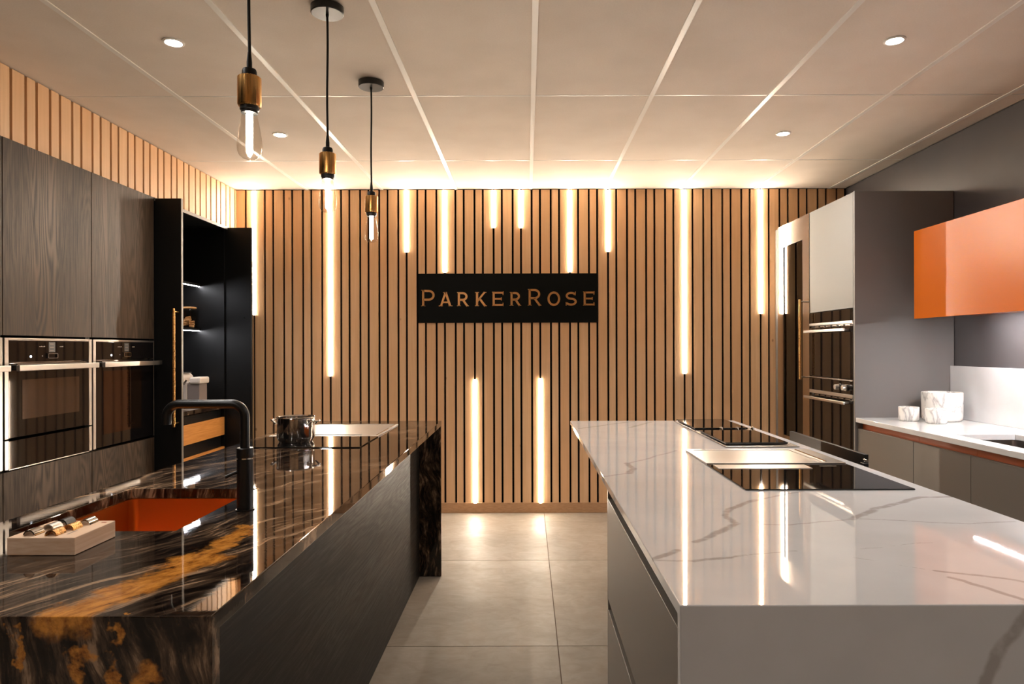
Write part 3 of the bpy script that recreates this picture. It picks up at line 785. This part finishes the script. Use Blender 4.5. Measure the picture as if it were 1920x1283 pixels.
# tap
fx, fy = -0.741, 1.793
tp = thing('kitchen_tap', (fx, fy, 0.90), 'matt black kitchen tap with square-arched spout beside the copper sink', 'tap')
obj('base_ring', B().lathe([(0.0001, 0.9005), (0.0235, 0.9005), (0.0235, 0.903), (0.0001, 0.903)], fx, fy, 32, False), 'black_metal', tp)
obj('body', B().lathe([(0.001, 0.903), (0.0205, 0.903), (0.0205, 1.034), (0.001, 1.034)], fx, fy, 36), 'black_metal', tp)
obj('swivel_ring', B().lathe([(0.001, 1.034), (0.0192, 1.034), (0.0192, 1.038), (0.001, 1.038)], fx, fy, 36), 'chrome', tp)
obj('collar', B().lathe([(0.001, 1.038), (0.0212, 1.038), (0.0212, 1.062), (0.0198, 1.0635), (0.001, 1.0635)], fx, fy, 36), 'black_metal', tp)
zt, rb = 1.178, 0.034
pth = [(fx, fy, 1.062), (fx, fy, 1.10)] + [(fx - rb + rb * math.cos(R(a)), fy, zt - rb + rb * math.sin(R(a))) for a in range(0, 91, 9)]
xe = fx - 0.206
pth += [(xe + rb - rb * math.sin(R(a)), fy, zt - rb + rb * math.cos(R(a))) for a in range(0, 91, 9)] + [(xe, fy, 1.125)]
obj('spout', B().tube(pth, 0.012, 20), 'black_metal', tp)
lv = obj('lever', B().tube([(fx - 0.015, fy - 0.006, 1.002), (fx - 0.036, fy - 0.018, 0.993), (fx - 0.043, fy - 0.022, 0.990)], 0.0045, 12), 'black_metal', tp)

# wooden block with metal finish samples
bk = obj('sample_block', B().box(-1.067, -0.928, 1.399, 1.538, 0.9006, 0.937).bevel(0.0015), 'block_wood'); props(bk, 'pale wooden block on dark island worktop carrying six metal samples', 'wood block')
bx('engraving', 'print', bk, -0.962, -0.958, 1.425, 1.455, 0.937, 0.9373)
bx('engraving', 'red_print', bk, -0.948, -0.938, 1.518, 1.524, 0.937, 0.9373)
def sample(x, y, mat, lab):
    b = B(); n = 10; r0, r1, L = 0.0125, 0.0098, 0.030
    vs = []
    for yy in (y - L / 2, y + L / 2):
        for rr in (r0, r1):
            vs.append([b.bm.verts.new((x + rr * math.cos(math.pi * k / n), yy, 0.9372 + rr * math.sin(math.pi * k / n))) for k in range(n + 1)])
    a0, a1, c0, c1 = vs
    for k in range(n):
        b.bm.faces.new([a0[k], a0[k + 1], c0[k + 1], c0[k]]); b.bm.faces.new([a1[k + 1], a1[k], c1[k], c1[k + 1]])
        b.bm.faces.new([a0[k + 1], a0[k], a1[k], a1[k + 1]]); b.bm.faces.new([c0[k], c0[k + 1], c1[k + 1], c1[k]])
    for k in (0, n): b.bm.faces.new([a0[k], c0[k], c1[k], a1[k]])
    bmesh.ops.recalc_face_normals(b.bm, faces=b.bm.faces)
    o = obj('metal_sample', b, mat); props(o, lab, 'metal sample', 'metal finish samples on the wooden block')
sample(-1.030, 1.425, 'steel_mirror', 'silver half-round metal sample at the front left of the wooden block')
sample(-1.022, 1.470, 'steel', 'pale satin metal sample in the middle of the block, left row')
sample(-1.022, 1.512, 'black_metal', 'black half-round metal sample at the back left of the wooden block')
sample(-0.985, 1.425, 'bronze', 'brown bronze metal sample at the front right of the wooden block')
sample(-0.978, 1.468, 'brass', 'gold metal sample in the middle of the block, right row')
sample(-0.972, 1.512, 'chrome', 'shiny chrome metal sample at the back right of the wooden block')

# hob with stainless plate, left island
hb = thing('induction_hob', (-0.975, 3.34, 0.90), 'black induction hob with stainless steel plate set in dark stone island', 'hob')
obj('glass', B().box(-1.237, -0.712, 2.903, 3.264, 0.9004, 0.9045).bevel(0.001), 'black_glass', hb)
pl = obj('steel_plate', B().grid([-1.237, -1.16, -0.80, -0.712], [3.266, 3.285, 3.325, 3.773], 0.9004, 0.9055, {(1, 1)}).bevel(0.001), 'steel', hb)
bx('vent_slot', 'black', pl, -1.16, -0.80, 3.285, 3.325, 0.9004, 0.9015)
obj('rim', B().tube([(-0.725, 3.28, 0.9065), (-0.725, 3.76, 0.9065), (-1.225, 3.76, 0.9065), (-1.225, 3.28, 0.9065)], 0.002, 8), 'steel_mirror', pl)
# saucepan
qx, qy, z = -1.047, 3.09, 0.9046
pt = thing('cooking_pot', (qx, qy, z), 'stainless steel cooking pot with two handles standing on the hob', 'pot')
r_ = 0.082
obj('body', B().lathe([(0.001, z), (r_ - 0.012, z), (r_ - 0.003, z + 0.014), (r_, z + 0.024), (r_, z + 0.106), (r_ + 0.003, z + 0.1095), (r_ + 0.001, z + 0.112), (r_ - 0.002, z + 0.108), (r_ - 0.003, z + 0.03), (r_ - 0.012, z + 0.008), (0.001, z + 0.006)], qx, qy, 48), 'steel_mirror', pt)
for sg_ in (-1, 1):
    a0 = R(-12)
    def hp(u, v, zz): return (qx + sg_ * (math.cos(a0) * u - math.sin(a0) * v), qy + sg_ * (math.sin(a0) * u + math.cos(a0) * v), zz)
    pts = [hp(r_ - 0.002, -0.030, z + 0.080), hp(r_ + 0.012, -0.030, z + 0.092)] + [hp(r_ + 0.014 + 0.020 * math.cos(R(q)), 0.030 * math.sin(R(q)), z + 0.095) for q in range(-75, 76, 15)] + [hp(r_ + 0.012, 0.030, z + 0.092), hp(r_ - 0.002, 0.030, z + 0.080)]
    obj('handle', B().tube(pts, 0.0042, 10), 'steel_mirror', pt)

# ================================================================== RIGHT ISLAND (pale quartz)
rb_ = thing('kitchen_island', (0.75, 2.5, 0), 'taupe drawer base of the right island beneath pale quartz worktop', 'cabinet')
NX = 0.2515
bx('body', 'black', rb_, NX + 0.021, 1.155, 1.145, 2.128, 0.10, 0.85)
bx('handle_channel', 'black', rb_, NX + 0.022, NX + 0.03, 1.142, 2.128, 0.8505, 0.8775)
bx('drawer_front', 'grey_cab', rb_, NX, NX + 0.02, 1.142, 2.130, 0.538, 0.852, 0.0012)
bx('drawer_front', 'grey_cab', rb_, NX, NX + 0.02, 1.142, 2.130, 0.104, 0.506, 0.0012)
bx('end_panel', 'grey_cab', rb_, NX, 1.154, 2.1305, 2.148, 0.0, 0.8775)
bx('plinth', 'black', rb_, NX + 0.06, 1.11, 1.145, 2.12, 0.0, 0.099)
bx('back_panel', 'grey_cab', rb_, 0.50, 0.518, 2.1485, 3.90, 0.0, 0.8775)
bx('end_panel', 'grey_cab', rb_, 0.5185, 1.175, 3.882, 3.90, 0.0, 0.8775)
bx('bottom_panel', 'black', rb_, 0.5185, 1.15, 2.149, 3.881, 0.08, 0.10)
bx('divider', 'black', rb_, 0.5185, 1.15, 2.985, 3.0, 0.10, 0.8775)
for ya, yb in ((1.145, 1.64), (1.643, 2.14), (2.143, 2.99)):
    for z0, z1 in ((0.104, 0.44), (0.472, 0.845)): bx('drawer_front', 'grey_cab', rb_, 1.156, 1.176, ya + 0.002, yb - 0.002, z0, z1, 0.001)
bx('drawer_front', 'grey_cab', rb_, 1.156, 1.176, 3.0, 3.878, 0.104, 0.44, 0.001)
od = bx('open_drawer', 'black_metal', rb_, 1.482, 1.500, 3.00, 3.855, 0.49, 0.851, 0.001)
od['label'] = 'black drawer pulled out into the aisle'
bx('drawer_side', 'black_metal', od, 1.10, 1.481, 3.02, 3.034, 0.50, 0.68); bx('drawer_side', 'black_metal', od, 1.10, 1.481, 3.82, 3.834, 0.50, 0.68)
bx('drawer_bottom', 'black', od, 1.10, 1.481, 3.034, 3.82, 0.50, 0.512)
bx('drawer_rail', 'black_metal', od, 1.462, 1.482, 2.962, 3.0, 0.55, 0.818, 0.002)
obj('clip', B().cyl((1.478, 2.968, 0.828), (1.478, 2.992, 0.828), 0.007, seg=12), 'chrome', od)

rw = obj('quartz_worktop', B().grid3([0.25, 1.20], [1.12, 1.140, 3.96], [0.001, 0.878, 0.900], {(0, 0, 0), (0, 0, 1), (0, 1, 1)}).bevel(0.0022, 2), 'quartz', org=(0.725, 2.54, 0)); props(rw, 'pale veined quartz worktop with waterfall front on the right island', 'worktop')

h2 = thing('induction_hob', (0.896, 2.40, 0.90), 'black glass hob with raised stainless steel plate on pale quartz island', 'hob')
gl = obj('glass', B().box(0.645, 1.147, 2.017, 2.453, 0.9004, 0.9045).bevel(0.001), 'black_glass', h2)
bx('vent_cover', 'steel', gl, 0.662, 0.985, 2.355, 2.430, 0.9045, 0.9065, 0.0008)
bx('control_mark', 'print', gl, 1.030, 1.09, 2.405, 2.409, 0.9045, 0.9047)
p2 = obj('steel_plate', B().grid([0.645, 0.672, 1.062, 1.147], [2.455, 2.47, 2.775, 2.790], 0.9004, 0.908, {(1, 1)}).bevel(0.001), 'steel', h2)
bx('griddle', 'steel', p2, 0.672, 1.062, 2.47, 2.775, 0.9004, 0.9055)
obj('groove', B().tube([(1.085, 2.48, 0.9085), (1.085, 2.765, 0.9085)], 0.003, 8), 'steel_mirror', p2)
for ya, yb, lab, kn in ((2.880, 3.385, 'narrow cooktop with raised tinted glass lid, nearer of two on quartz island', False), (3.400, 3.907, 'narrow cooktop with small chrome knobs, farther of two on quartz island', True)):
    t = thing('narrow_cooktop', (0.995, (ya + yb) / 2, 0.90), lab, 'cooktop', 'narrow cooktops at the far end of the quartz island')
    obj('frame', B().box(0.838, 1.150, ya, yb, 0.9004, 0.906).bevel(0.0015), 'steel_dark', t)
    ld = obj('glass_lid', B().box(0.850, 1.118, ya + (0.06 if kn else 0.045), yb - 0.02, 0.909, 0.9165).bevel(0.0012), 'black_glass', t)
    for xx in (0.87, 1.09): bx('hinge', 'steel', t, xx, xx + 0.03, yb - 0.06, yb - 0.035, 0.906, 0.909)
    if kn:
        for xx in (0.975, 1.055, 1.132): obj('knob', B().lathe([(0.001, 0.906), (0.0095, 0.906), (0.0085, 0.922), (0.006, 0.925), (0.001, 0.925)], xx, ya + 0.030, 18), 'chrome', t)

# ================================================================== RIGHT: TALL UNITS
RF = 1.97
to = thing('tall_oven_cabinet', (2.27, 4.44, 0), 'tall pale-fronted unit with two black ovens and grey side panel', 'cabinet')
bx('side_panel', 'grey_panel', to, RF, 2.565, 4.100, 4.120, 0.002, 2.262, 0.001)
bx('side_panel', 'grey_panel', to, RF + 0.022, 2.565, 4.738, 4.756, 0.10, 2.262)
bx('top_panel', 'grey_panel', to, RF + 0.022, 2.565, 4.1205, 4.7375, 2.244, 2.262)
bx('back_panel', 'grey_panel', to, 2.55, 2.565, 4.1205, 4.7375, 0.10, 2.243)
bx('shelf', 'grey_panel', to, RF + 0.022, 2.55, 4.1205, 4.7375, 0.505, 0.523)
bx('door', 'light_cab', to, RF, RF + 0.02, 4.1225, 4.752, 1.562, 2.260, 0.0012)
bx('drawer_front', 'light_cab', to, RF, RF + 0.02, 4.1225, 4.752, 0.104, 0.520, 0.0012)
bx('plinth', 'black', to, RF + 0.06, 2.5, 4.1205, 4.756, 0, 0.099)

def right_oven(z0, z1, knobs, lab, zb0, zb1, zh, zdoor):
    t = thing('wall_oven', (RF, 4.435, z0), lab, 'oven', 'ovens built into the pale tall unit')
    ya, yb = 4.1235, 4.751
    bx('body', 'steel_dark', t, RF + 0.022, RF + 0.50, ya + 0.02, yb - 0.03, z0 + 0.003, z1 - 0.003)
    cp = bx('control_panel', 'oven_glass', t, RF - 0.002, RF + 0.021, ya, yb, zb1, z1 - 0.002, 0.001)
    bx('steel_band', 'steel', t, RF - 0.005, RF + 0.021, ya, yb, zb0, zb1 - 0.0005, 0.001)
    b = B()
    for k2 in range(6): b.box(RF + 0.0, RF + 0.012, ya + 0.04 + k2 * 0.09, ya + 0.10 + k2 * 0.09, zb0 - 0.011, zb0 - 0.005)
    obj('vent', b, 'steel_dark', t)
    dr = bx('door', 'oven_glass', t, RF - 0.002, RF + 0.021, ya, yb, z0 + 0.002, zb0 - 0.015, 0.001)
    h = bx('handle', 'steel', dr, RF - 0.052, RF - 0.040, ya + 0.02, yb - 0.01, zh - 0.009, zh + 0.009, 0.003)
    for yy in (ya + 0.05, yb - 0.06): bx('handle_post', 'steel', h, RF - 0.040, RF - 0.002, yy, yy + 0.014, zh - 0.006, zh + 0.006)
    if knobs:
        for yy in (4.20, 4.30):
            zc = (zb1 + z1) / 2 - 0.002
            kb = obj('knob', B().cyl((RF - 0.002, yy, zc), (RF - 0.010, yy, zc), 0.021, seg=24), 'steel_dark', cp)
            obj('knob_grip', B().cyl((RF - 0.010, yy, zc), (RF - 0.034, yy, zc), 0.0185, 0.0165, seg=24).bevel(0.002), 'steel', kb)
        bx('top_trim', 'steel_dark', t, RF - 0.004, RF + 0.021, ya, yb, z1 - 0.0015, z1 + 0.008)
right_oven(1.127, 1.560, False, 'upper black glass oven without knobs in the pale tall unit', 1.471, 1.487, 1.431, 1.45)
right_oven(0.525, 1.117, True, 'lower black glass oven with two steel knobs in the pale tall unit', 1.012, 1.034, 0.983, 0.99)

gu = thing('glass_door_cabinet', (2.27, 5.06, 0), 'tall unit with smoked glass door and bar handle beside slat wall', 'cabinet')
GY0, GY1 = 4.759, 5.362
carcass(gu, RF + 0.023, 2.565, GY0, GY1, 0.10, 2.262, 'grey_panel', 9)
for zz in (0.55, 0.95, 1.35, 1.75): bx('shelf', 'grey_panel', gu, RF + 0.08, 2.55, GY0 + 0.02, GY1 - 0.02, zz, zz + 0.018)
bx('plinth', 'black', gu, RF + 0.06, 2.5, GY0, GY1, 0, 0.099)
b = B(); fy0, fy1, fz0, fz1 = GY0 + 0.003, GY1 - 0.003, 0.104, 2.260
py0, py1, pz0, pz1 = 4.877, 5.243, 0.655, 2.092
b.box(RF, RF + 0.02, fy0, py0, fz0, fz1); b.box(RF, RF + 0.02, py1, fy1, fz0, fz1); b.box(RF, RF + 0.02, py0, py1, fz0, pz0); b.box(RF, RF + 0.02, py0, py1, pz1, fz1)
dd = obj('door_frame', b, 'champagne', gu)
bx('glass_pane', 'smoked_glass', dd, RF + 0.007, RF + 0.012, py0, py1, pz0, pz1)
hd = obj('handle', B().tube([(RF - 0.05, 4.80, 1.098), (RF - 0.05, 4.80, 1.66)], 0.008, 14), 'brass_handle', dd)
for zz in (1.115, 1.645): obj('handle_post', B().cyl((RF - 0.05, 4.80, zz), (RF, 4.80, zz), 0.006, seg=12), 'champagne', hd)

# ================================================================== RIGHT: BASE UNITS ALONG THE WALL
BFX = 1.985
seams = [4.0995, 3.510, 3.056, 2.456, 1.856, 1.256]
labs = ['taupe base unit next to the tall oven unit, below the marble pots', 'narrower taupe base unit, second from the tall oven unit', 'taupe base unit below the right sink, third from the tall oven unit',
        'taupe base unit hidden behind the quartz island, fourth from the oven unit', 'taupe base unit nearest the camera along the right wall']
for (yb, ya), lab in zip(zip(seams[:-1], seams[1:]), labs):
    t = thing('base_cabinet', (2.27, (ya + yb) / 2, 0), lab, 'cabinet', 'taupe base units along the right wall')
    zt_ = 0.69 if 'sink' in lab or 'narrower' in lab else 0.835
    bx('body', 'grey_panel', t, BFX + 0.021, 2.545, ya + 0.001, yb - 0.001, 0.10, 0.68)
    bx('door', 'grey_cab', t, BFX, BFX + 0.02, ya + 0.0015, yb - 0.0015, 0.104, 0.836, 0.0012)
    bx('handle_channel', 'orange_chan', t, BFX + 0.030, BFX + 0.045, ya + 0.001, yb - 0.001, 0.681, 0.871)
    bx('plinth', 'black', t, BFX + 0.06, 2.5, ya, yb, 0, 0.099)
ct = thing('counter_worktop', (2.26, 2.7, 0.873), 'pale quartz counter with sink cutout running along the right wall', 'worktop')
obj('slab', B().grid([1.973, 2.07, 2.36, 2.567], [1.256, 2.80, 3.30, 4.099], 0.873, 0.900, {(1, 1)}).bevel(0.002, 2), 'quartz', ct)
sink('steel_sink', 2.07, 2.36, 2.80, 3.30, 0.8725, 0.17, 'steel_dark', 'dark steel sink sunk into the pale counter at right wall')
sp = obj('splashback', B().box(2.540, 2.5685, 1.256, 4.0985, 0.9005, 1.211).bevel(0.0015), 'quartz'); props(sp, 'pale quartz splashback standing on the right counter against the grey wall', 'splashback')

def pot(x, y, r, h, lab):
    z0 = 0.9006
    prof = [(0.001, z0), (r * 0.86, z0), (r * 0.95, z0 + h * 0.06), (r * 0.98, z0 + h * 0.16), (r, z0 + h * 0.95), (r * 0.985, z0 + h), (r * 0.86, z0 + h), (r * 0.85, z0 + h * 0.95), (r * 0.84, z0 + h * 0.35), (0.001, z0 + h * 0.33)]
    o = obj('marble_pot', B().lathe(prof, x, y, 40), 'marble_pot'); props(o, lab, 'pot', 'marble pots on the right counter')
pot(2.192, 3.92, 0.0535, 0.080, 'small white marble pot standing alone left of the large one')
pot(2.392, 3.935, 0.106, 0.163, 'large white marble pot on the counter by the splashback')
pot(2.272, 3.79, 0.0540, 0.081, 'small white marble pot standing in front of the large one')

# orange wall cabinets with under light
OX = 2.22
for ya, yb, lab in ((2.914, 3.914, 'orange wall cupboard above the right counter, nearest the tall oven unit'), (1.91, 2.912, 'orange wall cupboard continuing past the right picture edge')):
    t = thing('wall_cabinet', (2.39, (ya + yb) / 2, 1.487), lab, 'cabinet', 'orange wall cupboards')
    bx('body', 'orange', t, OX + 0.021, 2.568, ya + 0.001, yb - 0.001, 1.5035, 1.985)
    bx('door', 'orange', t, OX, OX + 0.02, ya + 0.001, yb - 0.0, 1.485, 1.987, 0.001)
    bx('under_light', 'led_cool', t, 2.402, 2.418, ya + (0.24 if ya > 2.5 else 0.0), yb - (0.24 if ya > 2.5 else 0.0), 1.5008, 1.5033)
